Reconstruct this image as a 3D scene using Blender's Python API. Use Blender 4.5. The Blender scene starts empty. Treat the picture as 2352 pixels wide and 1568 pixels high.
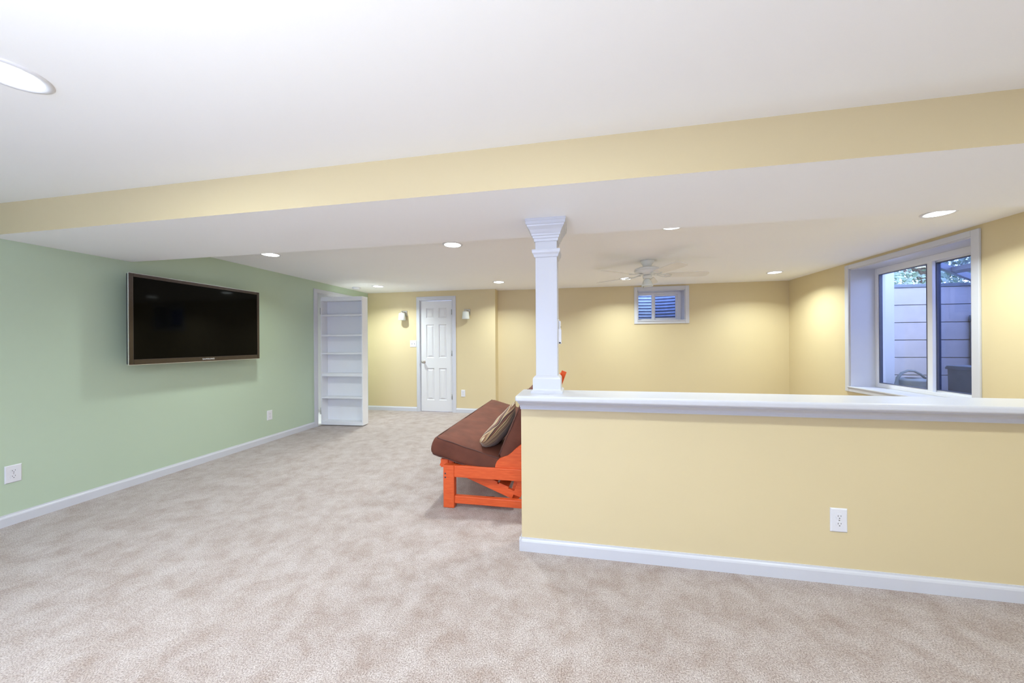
import bpy, bmesh, math, random
from mathutils import Vector, Matrix, Euler, noise
random.seed(4)
S = bpy.context.scene
COL = S.collection
PI = math.pi

# ------------------------------------------------------------------ camera
cam_d = bpy.data.cameras.new('camera')
cam = bpy.data.objects.new('camera', cam_d)
COL.objects.link(cam)
cam.location = (0, 0, 1.26)
cam.rotation_euler = (PI / 2, 0.00636, 0.186876)
cam_d.sensor_width = 36.0
cam_d.lens = 806.33 / 2352 * 36
cam_d.shift_y = (786.22 - 784) / 2352
cam_d.clip_start = 0.02
S.camera = cam

# ------------------------------------------------------------------ world: cool daylight (camera is balanced for the lamps)
W = bpy.data.worlds.new('world'); S.world = W; W.use_nodes = True
bgn = W.node_tree.nodes['Background']
bgn.inputs[0].default_value = (0.46, 0.57, 1.0, 1)
bgn.inputs[1].default_value = 8.5

# ------------------------------------------------------------------ exposure
S.view_settings.view_transform = 'Standard'
S.view_settings.look = 'None'
S.view_settings.exposure = 0.06
S.view_settings.gamma = 1.0
S.view_settings.use_curve_mapping = False
LAMP_W = 7.7
UP_W = 56.0
LAMP_COL = (0.90, 1.0, 0.99)

# ------------------------------------------------------------------ room numbers (metres)
XL, XR = -3.933, 3.27          # green wall, window wall
YF, YB, YB2 = -2.7, 6.056, 6.26  # wall behind the camera, door wall, window wall at the back
XJ = -1.445                    # jog in the back wall
ZC, ZS = 2.21, 2.002           # ceiling, soffit underside
SY0, SY1 = 1.668, 2.458         # soffit faces
HW0, HW1, HWX = 2.107, 2.225, -0.345  # half wall

# ------------------------------------------------------------------ materials
def mat(name, col, rough=0.5, var=0.04, scale=6.0, bump=0.0, bscale=None, metal=0.0, coat=0.0, spec=0.5, col2=None, detail=3.0):
    m = bpy.data.materials.new(name); m.use_nodes = True
    nt = m.node_tree; N = nt.nodes; Lk = nt.links
    b = N['Principled BSDF']
    b.inputs['Roughness'].default_value = rough
    b.inputs['Metallic'].default_value = metal
    b.inputs['Specular IOR Level'].default_value = spec
    if coat: b.inputs['Coat Weight'].default_value = coat; b.inputs['Coat Roughness'].default_value = 0.08
    tc = N.new('ShaderNodeTexCoord')
    nz = N.new('ShaderNodeTexNoise'); nz.inputs['Scale'].default_value = scale; nz.inputs['Detail'].default_value = detail
    Lk.new(tc.outputs['Object'], nz.inputs['Vector'])
    rp = N.new('ShaderNodeValToRGB')
    c2 = col2 or tuple(min(1, c * (1 + var)) for c in col)
    c1 = tuple(c * (1 - var) for c in col) if not col2 else col
    rp.color_ramp.elements[0].position = 0.3; rp.color_ramp.elements[1].position = 0.7
    rp.color_ramp.elements[0].color = (*c1, 1); rp.color_ramp.elements[1].color = (*c2, 1)
    Lk.new(nz.outputs['Fac'], rp.inputs['Fac']); Lk.new(rp.outputs['Color'], b.inputs['Base Color'])
    if bump:
        n2 = N.new('ShaderNodeTexNoise'); n2.inputs['Scale'].default_value = bscale or 200; n2.inputs['Detail'].default_value = 2
        Lk.new(tc.outputs['Object'], n2.inputs['Vector'])
        bp = N.new('ShaderNodeBump'); bp.inputs['Strength'].default_value = bump; bp.inputs['Distance'].default_value = 0.002
        Lk.new(n2.outputs['Fac'], bp.inputs['Height']); Lk.new(bp.outputs['Normal'], b.inputs['Normal'])
    return m

M = {}
M['yellow'] = mat('yellow_paint', (0.70, 0.585, 0.35), 0.55, 0.012, 1.5, 0.05, 260)
M['green'] = mat('green_paint', (0.50, 0.61, 0.46), 0.42, 0.012, 1.5, 0.05, 260)
M['ceil'] = mat('ceiling_paint', (0.965, 0.965, 0.97), 0.8, 0.008, 1.5, 0.05, 260)
M['trim'] = mat('trim_gloss_white', (0.63, 0.64, 0.69), 0.32, 0.008, 3)
M['door'] = mat('door_white', (0.76, 0.76, 0.78), 0.35, 0.01, 3)
M['shelf'] = mat('bookcase_white', (0.90, 0.91, 0.94), 0.4, 0.012, 3)
M['plastic'] = mat('white_plastic', (0.76, 0.76, 0.80), 0.35, 0.01, 10)
M['slot'] = mat('dark_slot', (0.05, 0.05, 0.06), 0.5, 0.05, 20)
M['chrome'] = mat('satin_nickel', (0.62, 0.60, 0.57), 0.22, 0.04, 30, metal=1.0)
M['hinge'] = mat('hinge_metal', (0.42, 0.42, 0.42), 0.35, 0.05, 30, metal=0.9)
M['sconce_glass'] = mat('frosted_glass', (0.80, 0.84, 0.80), 0.25, 0.03, 20)
M['fan'] = mat('fan_white', (0.84, 0.85, 0.82), 0.35, 0.02, 12)
M['blade'] = mat('fan_blade', (0.84, 0.82, 0.76), 0.45, 0.03, 8)
M['bezel'] = mat('tv_bezel', (0.060, 0.046, 0.042), 0.18, 0.1, 60, metal=0.7, coat=0.6)
M['clear_edge'] = mat('tv_clear_edge', (0.75, 0.78, 0.82), 0.08, 0.02, 10, metal=0.8)
M['tvback'] = mat('tv_back', (0.02, 0.02, 0.025), 0.4, 0.1, 20)
M['screen'] = mat('tv_screen', (0.001, 0.001, 0.001), 0.06, 0.1, 4, spec=0.10)
M['logo'] = mat('tv_logo', (0.85, 0.85, 0.85), 0.3, 0.02, 10)
M['steel'] = mat('black_steel', (0.03, 0.03, 0.03), 0.45, 0.1, 30, metal=0.6)
M['frame_white'] = mat('vinyl_white', (0.84, 0.85, 0.88), 0.35, 0.01, 6)
M['gasket'] = mat('dark_gasket', (0.10, 0.11, 0.16), 0.5, 0.05, 20)
M['suede'] = mat('brown_suede', (0.135, 0.040, 0.022), 0.85, 0.22, 7, 0.3, 60, detail=6)
M['piping'] = mat('brown_piping', (0.10, 0.04, 0.03), 0.8, 0.1, 20)
M['panel'] = mat('well_panel', (0.80, 0.74, 0.70), 0.6, 0.05, 9, 0.1, 40)
M['wellcap'] = mat('well_cap', (0.34, 0.38, 0.40), 0.6, 0.08, 12)
M['can'] = mat('can_grey', (0.24, 0.28, 0.30), 0.5, 0.08, 15)
M['box'] = mat('bin_grey', (0.28, 0.32, 0.34), 0.6, 0.08, 10)
M['gravel'] = mat('gravel', (0.32, 0.30, 0.28), 0.9, 0.4, 40, 0.8, 60)
M['corr'] = mat('galvanised_steel', (0.30, 0.38, 0.50), 0.4, 0.12, 14, metal=0.3)
M['leaf'] = mat('leaf_green', (0.34, 0.43, 0.34), 0.6, 0.4, 3)
M['bark'] = mat('bark', (0.16, 0.12, 0.09), 0.9, 0.3, 20)
M['lawn'] = mat('lawn', (0.14, 0.22, 0.08), 0.9, 0.3, 30)
M['earth'] = mat('concrete', (0.55, 0.55, 0.55), 0.8, 0.08, 8)
M['pen'] = mat('dark_plastic', (0.03, 0.03, 0.07), 0.4, 0.1, 30)
M['alu'] = mat('cover_frame_grey', (0.36, 0.38, 0.42), 0.45, 0.06, 14, metal=0.2)

def wood_mat():
    m = mat('cherry_wood', (0.52, 0.10, 0.03), 0.38, 0.1, 3, coat=0.06, spec=0.3)
    nt = m.node_tree; N = nt.nodes; Lk = nt.links
    b = N['Principled BSDF']
    tc = N.new('ShaderNodeTexCoord'); mp = N.new('ShaderNodeMapping'); mp.inputs['Scale'].default_value = (6, 6, 60)
    nz = N.new('ShaderNodeTexNoise'); nz.inputs['Scale'].default_value = 2.0; nz.inputs['Detail'].default_value = 6
    Lk.new(tc.outputs['Object'], mp.inputs['Vector']); Lk.new(mp.outputs['Vector'], nz.inputs['Vector'])
    rp = N.new('ShaderNodeValToRGB')
    rp.color_ramp.elements[0].position = 0.25; rp.color_ramp.elements[1].position = 0.8
    rp.color_ramp.elements[0].color = (0.68, 0.09, 0.022, 1); rp.color_ramp.elements[1].color = (0.86, 0.16, 0.045, 1)
    Lk.new(nz.outputs['Fac'], rp.inputs['Fac']); Lk.new(rp.outputs['Color'], b.inputs['Base Color'])
    return m
M['wood'] = wood_mat()

def carpet_mat():
    m = bpy.data.materials.new('carpet_pile'); m.use_nodes = True
    nt = m.node_tree; N = nt.nodes; Lk = nt.links; b = N['Principled BSDF']
    b.inputs['Roughness'].default_value = 0.95; b.inputs['Specular IOR Level'].default_value = 0.1
    b.inputs['Sheen Weight'].default_value = 0.25; b.inputs['Sheen Roughness'].default_value = 0.5
    tc = N.new('ShaderNodeTexCoord')
    def nzn(scale, detail, rough=0.55, dist=0.0):
        n = N.new('ShaderNodeTexNoise'); n.inputs['Scale'].default_value = scale; n.inputs['Detail'].default_value = detail
        n.inputs['Roughness'].default_value = rough; n.inputs['Distortion'].default_value = dist
        Lk.new(tc.outputs['Object'], n.inputs['Vector']); return n
    big = nzn(6.5, 8, 0.74, 0.25)           # trodden patches where the pile lies over
    r1 = N.new('ShaderNodeValToRGB'); r1.color_ramp.elements[0].position = 0.33; r1.color_ramp.elements[1].position = 0.62
    r1.color_ramp.elements[0].color = (0.365, 0.290, 0.255, 1); r1.color_ramp.elements[1].color = (0.515, 0.460, 0.442, 1)
    Lk.new(big.outputs['Fac'], r1.inputs['Fac'])
    fine = nzn(190, 2, 0.6)                # single tufts
    r2 = N.new('ShaderNodeValToRGB'); r2.color_ramp.elements[0].position = 0.33; r2.color_ramp.elements[1].position = 0.67
    r2.color_ramp.elements[0].color = (0.52, 0.47, 0.45, 1); r2.color_ramp.elements[1].color = (1.28, 1.28, 1.28, 1)
    Lk.new(fine.outputs['Fac'], r2.inputs['Fac'])
    mx = N.new('ShaderNodeMix'); mx.data_type = 'RGBA'; mx.blend_type = 'MULTIPLY'; mx.inputs['Factor'].default_value = 1.0
    Lk.new(r1.outputs['Color'], mx.inputs[6]); Lk.new(r2.outputs['Color'], mx.inputs[7])
    Lk.new(mx.outputs[2], b.inputs['Base Color'])
    bp = N.new('ShaderNodeBump'); bp.inputs['Strength'].default_value = 0.7; bp.inputs['Distance'].default_value = 0.006
    Lk.new(fine.outputs['Fac'], bp.inputs['Height']); Lk.new(bp.outputs['Normal'], b.inputs['Normal'])
    return m
M['carpet'] = carpet_mat()

def stripe_mat():
    m = bpy.data.materials.new('striped_fabric'); m.use_nodes = True
    nt = m.node_tree; N = nt.nodes; Lk = nt.links; b = N['Principled BSDF']
    b.inputs['Roughness'].default_value = 0.55; b.inputs['Sheen Weight'].default_value = 0.3
    tc = N.new('ShaderNodeTexCoord'); sp = N.new('ShaderNodeSeparateXYZ'); Lk.new(tc.outputs['Object'], sp.inputs[0])
    ml = N.new('ShaderNodeMath'); ml.operation = 'MULTIPLY'; ml.inputs[1].default_value = 24.0; Lk.new(sp.outputs['X'], ml.inputs[0])
    fr = N.new('ShaderNodeMath'); fr.operation = 'FRACT'; Lk.new(ml.outputs[0], fr.inputs[0])
    rp = N.new('ShaderNodeValToRGB'); rp.color_ramp.interpolation = 'CONSTANT'
    el = rp.color_ramp.elements
    cols = [(0.0, (0.42, 0.27, 0.12)), (0.14, (0.06, 0.03, 0.025)), (0.22, (0.55, 0.42, 0.22)), (0.38, (0.18, 0.07, 0.045)),
            (0.55, (0.03, 0.02, 0.025)), (0.62, (0.48, 0.33, 0.17)), (0.76, (0.24, 0.11, 0.06)), (0.9, (0.6, 0.5, 0.32))]
    el[0].position = 0; el[0].color = (*cols[0][1], 1); el[1].position = cols[1][0]; el[1].color = (*cols[1][1], 1)
    for p, c in cols[2:]:
        e = el.new(p); e.color = (*c, 1)
    Lk.new(fr.outputs[0], rp.inputs['Fac']); Lk.new(rp.outputs['Color'], b.inputs['Base Color'])
    return m
M['stripe'] = stripe_mat()

def glass_mat(name, tint, gl=0.0):
    m = bpy.data.materials.new(name); m.use_nodes = True
    nt = m.node_tree; N = nt.nodes; Lk = nt.links
    N.remove(N['Principled BSDF'])
    tr = N.new('ShaderNodeBsdfTransparent'); tr.inputs[0].default_value = (*tint, 1)
    go = N.new('ShaderNodeBsdfGlossy'); go.inputs['Roughness'].default_value = 0.01
    lw = N.new('ShaderNodeLayerWeight'); lw.inputs['Blend'].default_value = 0.5   # same from both sides of the pane
    pw5 = N.new('ShaderNodeMath'); pw5.operation = 'POWER'; pw5.inputs[1].default_value = 5.0
    fr = N.new('ShaderNodeMath'); fr.operation = 'MULTIPLY_ADD'; fr.inputs[1].default_value = 0.9; fr.inputs[2].default_value = 0.04 + gl
    Lk.new(lw.outputs['Facing'], pw5.inputs[0]); Lk.new(pw5.outputs[0], fr.inputs[0])
    mxx = N.new('ShaderNodeMixShader')
    Lk.new(fr.outputs[0], mxx.inputs[0]); Lk.new(tr.outputs[0], mxx.inputs[1]); Lk.new(go.outputs[0], mxx.inputs[2])
    Lk.new(mxx.outputs[0], N['Material Output'].inputs['Surface'])
    return m
M['glass'] = glass_mat('window_glass', (0.93, 0.95, 0.97))
M['screen_glass'] = glass_mat('insect_screen_glass', (0.62, 0.66, 0.76))
M['cover'] = glass_mat('clear_cover', (0.85, 0.88, 0.92))

def emit_mat(name, col, s):
    m = bpy.data.materials.new(name); m.use_nodes = True
    nt = m.node_tree; N = nt.nodes
    N.remove(N['Principled BSDF'])
    e = N.new('ShaderNodeEmission'); e.inputs[0].default_value = (*col, 1); e.inputs[1].default_value = s
    nt.links.new(e.outputs[0], N['Material Output'].inputs['Surface'])
    return m
M['lens'] = emit_mat('lamp_lens', LAMP_COL, 12.0)

# ------------------------------------------------------------------ mesh helpers
def BM(): return bmesh.new()
def box(bm, x0, x1, y0, y1, z0, z1, bev=0.0, seg=2, M4=None, mi=0):
    t = bmesh.new()
    bmesh.ops.create_cube(t, size=1.0)
    for v in t.verts:
        v.co = Vector((x0 + (v.co.x + .5) * (x1 - x0), y0 + (v.co.y + .5) * (y1 - y0), z0 + (v.co.z + .5) * (z1 - z0)))
    if bev: bmesh.ops.bevel(t, geom=t.edges[:], offset=bev, segments=seg, affect='EDGES', profile=0.5)
    merge(bm, t, M4, mi)
def merge(bm, t, M4=None, mi=0):
    if M4 is not None: bmesh.ops.transform(t, matrix=M4, verts=t.verts[:])
    mp = {}
    for v in t.verts: mp[v] = bm.verts.new(v.co)
    for f in t.faces:
        try:
            g = bm.faces.new([mp[v] for v in f.verts]); g.material_index = mi; g.smooth = f.smooth
        except ValueError: pass
    t.free()
def rings(bm, loops, cap0=True, cap1=True, closed=True, smooth=False):
    R = [[bm.verts.new(p) for p in lp] for lp in loops]
    n = len(R[0])
    for a, b in zip(R, R[1:]):
        for i in range(n if closed else n - 1):
            j = (i + 1) % n
            try:
                f = bm.faces.new((a[i], a[j], b[j], b[i])); f.smooth = smooth
            except ValueError: pass
    if cap0: bm.faces.new(list(reversed(R[0])))
    if cap1: bm.faces.new(R[-1])
def lathe(bm, prof, n=32, c=(0, 0, 0), cap0=True, cap1=True, M4=None, smooth=True):
    t = bmesh.new()
    loops = [[(c[0] + r * math.cos(2 * PI * i / n), c[1] + r * math.sin(2 * PI * i / n), c[2] + z) for i in range(n)] for r, z in prof]
    rings(t, loops, cap0, cap1, True, smooth)
    merge(bm, t, M4)
def tube(bm, pts, r, n=8, cap=True, radii=None):
    pts = [Vector(p) for p in pts]; loops = []
    ref = Vector((0.13, 0.31, 0.94)).normalized()
    for i, p in enumerate(pts):
        d = (pts[min(i + 1, len(pts) - 1)] - pts[max(i - 1, 0)]).normalized()
        a = d.cross(ref)
        if a.length < 1e-3: a = d.cross(Vector((1, 0, 0)))
        a.normalize(); b = d.cross(a)
        rr = radii[i] if radii else r
        loops.append([p + a * rr * math.cos(2 * PI * k / n) + b * rr * math.sin(2 * PI * k / n) for k in range(n)])
    rings(bm, loops, cap, cap, True, True)
def rect_stack(bm, x0, x1, y0, y1, prof, cap0=True, cap1=True):
    rings(bm, [[(x0 - d, y0 - d, z), (x1 + d, y0 - d, z), (x1 + d, y1 + d, z), (x0 - d, y1 + d, z)] for d, z in prof], cap0, cap1)
def prism(bm, poly, axis, a0, a1, bev=0.0, M4=None):
    """poly = 2-D points in the two other axes (order x,y,z without axis)"""
    t = bmesh.new()
    def P(p, a):
        return {'x': (a, p[0], p[1]), 'y': (p[0], a, p[1]), 'z': (p[0], p[1], a)}[axis]
    rings(t, [[P(p, a0) for p in poly], [P(p, a1) for p in poly]])
    bmesh.ops.recalc_face_normals(t, faces=t.faces[:])
    if bev:
        es = [e for e in t.edges if len(e.link_faces) == 2 and e.calc_face_angle(0) > 0.7]
        bmesh.ops.bevel(t, geom=es, offset=bev, segments=2, affect='EDGES', profile=0.5)
    merge(bm, t, M4)
def mk(name, bm, m, parent=None, loc=None, rot=None, smooth_angle=None):
    bmesh.ops.recalc_face_normals(bm, faces=bm.faces[:])
    me = bpy.data.meshes.new(name); bm.to_mesh(me); bm.free()
    for mm in (m if isinstance(m, (list, tuple)) else [m]): me.materials.append(M[mm] if isinstance(mm, str) else mm)
    o = bpy.data.objects.new(name, me); COL.objects.link(o)
    if parent is not None: o.parent = parent
    if loc: o.location = loc
    if rot: o.rotation_euler = rot
    return o
def tag(o, label=None, cat=None, group=None, kind=None):
    if label: o['label'] = label
    if cat: o['category'] = cat
    if group: o['group'] = group
    if kind: o['kind'] = kind
    return o
def empty(name, loc=(0, 0, 0), rz=0.0):
    o = bpy.data.objects.new(name, None); COL.objects.link(o); o.location = loc; o.rotation_euler = (0, 0, rz)
    o.empty_display_size = 0.05
    return o
def copy_tree(o, parent=None):
    c = o.copy(); COL.objects.link(c)
    if parent is not None: c.parent = parent
    for ch in list(o.children): copy_tree(ch, c)
    return c
def bbox(*a, **k):
    b = BM(); box(b, *a, **k); return b

# ================================================================== THE SETTING
T = 0.12
b = bbox(XL, XR, YF, YB2, -0.06, 0.0)
tag(mk('floor', b, 'carpet'), 'beige mottled cut pile carpet covering the whole basement floor', 'floor', kind='structure')
b = bbox(XL - T, XR + 0.35, YF - T, YB2 + 0.35, ZC, ZC + 0.08)
tag(mk('ceiling', b, 'ceil'), 'smooth white painted basement ceiling with recessed downlights', 'ceiling', kind='structure')
# soffit: yellow front face, white underside
b = BM(); box(b, XL, XR, SY0, SY1, ZS, ZC)
bm_ = b
bm_.faces.ensure_lookup_table()
for f in bm_.faces:
    c = f.calc_center_median()
    f.material_index = 1 if abs(c.y - SY0) < 1e-4 else 0
tag(mk('ceiling_soffit', b, ['ceil', 'yellow']), 'dropped soffit beam with yellow front face and white underside', 'soffit', kind='structure')

# green wall with the bookcase-door opening
OY0, OY1, OZ = 4.722, 5.52, 2.035
b = BM()
box(b, XL - T, XL, YF, OY0, 0, ZC); box(b, XL - T, XL, OY1, YB2, 0, ZC); box(b, XL - T, XL, OY0, OY1, OZ, ZC)
tag(mk('wall_left', b, 'green'), 'sage green painted side wall carrying the television', 'wall', kind='structure')
# back wall, with jog, door hole, window hole
DX0, DX1, DZ = -2.872, -2.242, 2.045
BWX0, BWX1, BWZ0, BWZ1 = 0.99, 1.745, 1.605, 2.125
b = BM()
box(b, XL, DX0, YB, YB2 + .1, 0, ZC); box(b, DX1, XJ, YB, YB2 + .1, 0, ZC); box(b, DX0, DX1, YB, YB2 + .1, DZ, ZC)
D2 = YB2 + 0.30
box(b, XJ, BWX0, YB2, D2, 0, ZC); box(b, BWX1, XR + .35, YB2, D2, 0, ZC)
box(b, BWX0, BWX1, YB2, D2, 0, BWZ0); box(b, BWX0, BWX1, YB2, D2, BWZ1, ZC)
tag(mk('wall_back', b, 'yellow'), 'yellow back wall with a jog beside the narrow white door', 'wall', kind='structure')
# right wall with egress window hole
RY0, RY1, RZ0, RZ1 = 3.625, 4.99, 0.682, 2.128
D3 = XR + 0.34
b = BM()
box(b, XR, D3, YF - T, RY0, 0, ZC); box(b, XR, D3, RY1, YB2, 0, ZC)
box(b, XR, D3, RY0, RY1, 0, RZ0); box(b, XR, D3, RY0, RY1, RZ1, ZC)
tag(mk('wall_right', b, 'yellow'), 'yellow side wall holding the large egress window', 'wall', kind='structure')
# wall behind the camera, with a hole for the added patio window
FX0, FX1, FZ0, FZ1 = -2.35, -0.35, 0.06, 2.08
b = BM()
box(b, XL - T, FX0, YF - T, YF, 0, ZC); box(b, FX1, XR, YF - T, YF, 0, ZC)
box(b, FX0, FX1, YF - T, YF, 0, FZ0); box(b, FX0, FX1, YF - T, YF, FZ1, ZC)
tag(mk('wall_front', b, 'yellow'), 'yellow wall opposite the narrow white door', 'wall', kind='structure')
# half wall
b = bbox(HWX, XR, HW0, HW1, 0, 0.905)
tag(mk('wall_divider', b, 'yellow'), 'yellow knee wall dividing the room under a white ledge', 'wall', kind='structure')
# half wall ledge
t1 = empty('trim_1', (HWX, HW0, 0.86))
tag(t1, 'white moulded ledge capping the yellow knee wall', 'ledge', kind='structure')
b = BM(); box(b, -0.362 - HWX, XR - HWX, 1.992 - HW0, 2.292 - HW0, 0.917 - .86, 0.952 - .86, 0.012, 4)
mk('ledge_board', b, 'trim', t1)
b = BM()
prof = [(0.001, .855), (0.012, .857), (0.012, .868), (0.02, .870), (0.022, .880), (0.034, .892), (0.050, .900), (0.058, .902), (0.060, .910), (0.066, .912), (0.066, .920)]
loops = []
for d, z in prof:   # the end return is slimmer than the front run
    e = d * 0.20
    loops.append([(-e, -d, z - .86), (XR - HWX, -d, z - .86), (XR - HWX, HW1 - HW0 + d * .8, z - .86), (-e, HW1 - HW0 + d * .8, z - .86)])
rings(b, loops); mk('crown_moulding', b, 'trim', t1)

# baseboards
def baseboard(name, pts, nrm, label):
    """pts: two floor points; nrm: into the room"""
    a, c = Vector((*pts[0], 0)), Vector((*pts[1], 0)); n = Vector((*nrm, 0))
    pr = [(0, 0), (.014, 0), (.014, .058), (.011, .066), (.006, .072), (.005, .080), (0, .080)]
    b = BM(); rings(b, [[a + n * p[0] + Vector((0, 0, p[1])) for p in pr], [c + n * p[0] + Vector((0, 0, p[1])) for p in pr]])
    return tag(mk(name, b, 'trim'), label, 'baseboard', kind='structure')
baseboard('baseboard_left', [(XL, YF), (XL, 4.66)], (1, 0), 'white baseboard along the green wall below the television')
baseboard('baseboard_back', [(XL, YB), (-2.938, YB)], (0, -1), 'white baseboard on the back wall between bookcase and narrow door')
baseboard('baseboard_back_centre', [(-2.176, YB), (XJ, YB)], (0, -1), 'white baseboard under the outlet beside the narrow door')
baseboard('baseboard_jog', [(XJ, YB - .014), (XJ, YB2)], (1, 0), 'white baseboard on the short jog in the back wall')
baseboard('baseboard_rear', [(XJ, YB2), (XR, YB2)], (0, -1), 'white baseboard below the small high window')
baseboard('baseboard_right', [(XR, HW1), (XR, YB2)], (-1, 0), 'white baseboard below the large egress window')
baseboard('baseboard_divider', [(HWX - .014, HW0), (XR, HW0)], (0, -1), 'white baseboard along the foot of the yellow knee wall')
baseboard('baseboard_end', [(HWX, HW0 - .014), (HWX, HW1)], (-1, 0), 'white baseboard return on the end of the knee wall')

# ------------------------------------------------------------------ narrow six panel door
d1 = tag(empty('door_1', (DX0, YB, 0)), 'narrow white six panel door with nickel knob between the sconces', 'door', kind='structure')
w = DX1 - DX0
def casing3(parent, w, h, cw, th, name='casing'):   # in local x (along), -y (into room)
    pf = [(0, 0), (0, th), (cw * .25, th * 1.15), (cw * .8, th * .8), (cw, th * .6), (cw, 0)]   # offset outward, thickness
    b = BM()
    loops = []
    for k in range(4):
        lp = []
        for o, t_ in pf:
            x = (-o) if k < 2 else (w + o); z = 0 if k in (0, 3) else h + o
            lp.append((x, -t_, z))
        loops.append(lp)
    rings(b, loops)
    return mk(name, b, 'trim', parent)
casing3(d1, w, DZ, 0.066, 0.018)
b = BM(); box(b, 0, .012, 0, .12, 0, DZ); box(b, w - .012, w, 0, .12, 0, DZ); box(b, .012, w - .012, 0, .12, DZ - .012, DZ)
box(b, .012, .024, .048, .06, 0, DZ - .012); box(b, w - .024, w - .012, .048, .06, 0, DZ - .012)
mk('jamb', b, 'trim', d1)
sx0, sx1 = .016, w - .016
sw = sx1 - sx0
pw = (sw - 0.10 * 2 - 0.085) / 2
PX = [(sx0 + .10, sx0 + .10 + pw), (sx0 + .10 + pw + .085, sx1 - .10)]
PZ = [(0.21, 0.80), (0.985, 1.60), (1.715, 1.905)]
zt_ = DZ - .016
b = BM()
for x0, x1 in ((sx0, PX[0][0]), (PX[0][1], PX[1][0]), (PX[1][1], sx1)): box(b, x0, x1, .010, .046, .008, zt_)
for x0, x1 in PX:
    for z0, z1 in ((.008, PZ[0][0]), (PZ[0][1], PZ[1][0]), (PZ[1][1], PZ[2][0]), (PZ[2][1], zt_)): box(b, x0, x1, .010, .046, z0, z1)
    box(b, x0, x1, .034, .046, .008, zt_)
slab = mk('door_slab', b, 'door', d1)
def door_panel(x0, x1, z0, z1):
    b = BM(); y = .010
    loops = [[(x0 + a, y + h, z0 + a), (x1 - a, y + h, z0 + a), (x1 - a, y + h, z1 - a), (x0 + a, y + h, z1 - a)] for a, h in
             ((-0.001, -0.0004), (0.004, 0.001), (0.012, 0.013), (0.020, 0.014), (0.044, 0.003), (0.046, 0.0025))]
    rings(b, loops, False, True)
    return mk('panel', b, 'door', slab)
for x0, x1 in PX:
    for z0, z1 in PZ: door_panel(x0, x1, z0, z1)
kb = BM()
Rk = Matrix.Translation((sx0 + .055, .010, .915)) @ Matrix.Rotation(PI / 2, 4, 'X')
lathe(kb, [(.031, 0), (.031, .005), (.026, .009), (.012, .012), (.0105, .034), (.019, .040), (.026, .050), (.0275, .060), (.022, .069), (.010, .073)], 24, M4=Rk)
mk('knob', kb, 'chrome', slab)
for z in (.28, 1.07, 1.82):
    hb = BM(); box(hb, w - .024, w - .004, -.0005, .011, z - .045, z + .045)
    tube(hb, [(w - .013, -.004, z - .047), (w - .013, -.004, z + .047)], .0065, 10)
    mk('hinge', hb, 'hinge', d1)

# ------------------------------------------------------------------ bookcase-door opening in the green wall + closet behind
d2 = tag(empty('door_2', (XL, OY0, 0)), 'white cased doorway in the green wall behind the open bookcase', 'doorway', kind='structure')
ow = OY1 - OY0
cg = casing3(d2, ow, OZ, 0.062, 0.02)
cg.rotation_euler = (0, 0, PI / 2)       # local x -> world y, -y -> +x
b = BM(); box(b, -T - .001, .001, 0, .014, 0, OZ); box(b, -T - .001, .001, ow - .014, ow, 0, OZ); box(b, -T - .001, .001, .014, ow - .014, OZ - .014, OZ)
mk('jamb', b, 'trim', d2)
b = BM()
box(b, -1.0, -T, -.25, -.20, 0, 2.2); box(b, -1.0, -T, ow + .2, ow + .25, 0, 2.2); box(b, -1.05, -1.0, -.25, ow + .25, 0, 2.2)
box(b, -1.05, -T, -.25, ow + .25, 2.2, 2.25); box(b, -1.05, 0, -.25, ow + .25, -.05, 0.0)
mk('closet_shell', b, 'ceil', d2)

# ------------------------------------------------------------------ small high window in the back wall
w1 = tag(empty('window_1', (BWX0, YB2, BWZ0)), 'small high sliding window with white trim below the ceiling fan', 'window', kind='structure')
ww, wh = BWX1 - BWX0, BWZ1 - BWZ0
def frame4(bm, x0, x1, z0, z1, y0, y1, t, bev=0.003):
    tt = t if isinstance(t, (tuple, list)) else (t, t, t, t)   # left right bottom top
    box(bm, x0, x0 + tt[0], y0, y1, z0, z1, bev); box(bm, x1 - tt[1], x1, y0, y1, z0, z1, bev)
    box(bm, x0 + tt[0], x1 - tt[1], y0, y1, z0, z0 + tt[2], bev); box(bm, x0 + tt[0], x1 - tt[1], y0, y1, z1 - tt[3], z1, bev)
b = BM(); frame4(b, -.055, ww + .06, -.045, wh + .06, -.018, 0, (.055, .06, .045, .06), 0.004); mk('casing', b, 'trim', w1)
b = BM(); box(b, -.001, .012, -.002, .30, 0, wh); box(b, ww - .012, ww + .001, -.002, .30, 0, wh); box(b, .0, ww, -.002, .30, wh - .012, wh + .001); box(b, 0, ww, -.03, .30, -.001, .014, .003)
mk('reveal_lining', b, 'trim', w1)
b = BM(); frame4(b, .012, ww - .012, .014, wh - .012, .20, .29, (.024, .05, .02, .03)); mk('frame', b, 'frame_white', w1)
fy = .205
s1 = BM(); frame4(s1, .034, .315, .034, wh - .04, fy, fy + .03, (.016, .045, .02, .02)); s1 = mk('sash', s1, 'frame_white', w1)
mk('pane', bbox(.048, .275, fy + .012, fy + .018, .05, wh - .058), 'glass', s1)
s2 = BM(); frame4(s2, .275, ww - .058, .034, wh - .04, fy + .04, fy + .07, (.06, .03, .035, .035)); s2 = mk('sash', s2, 'frame_white', w1)
mk('pane', bbox(.33, ww - .085, fy + .052, fy + .058, .065, wh - .072), 'screen_glass', s2)

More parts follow.
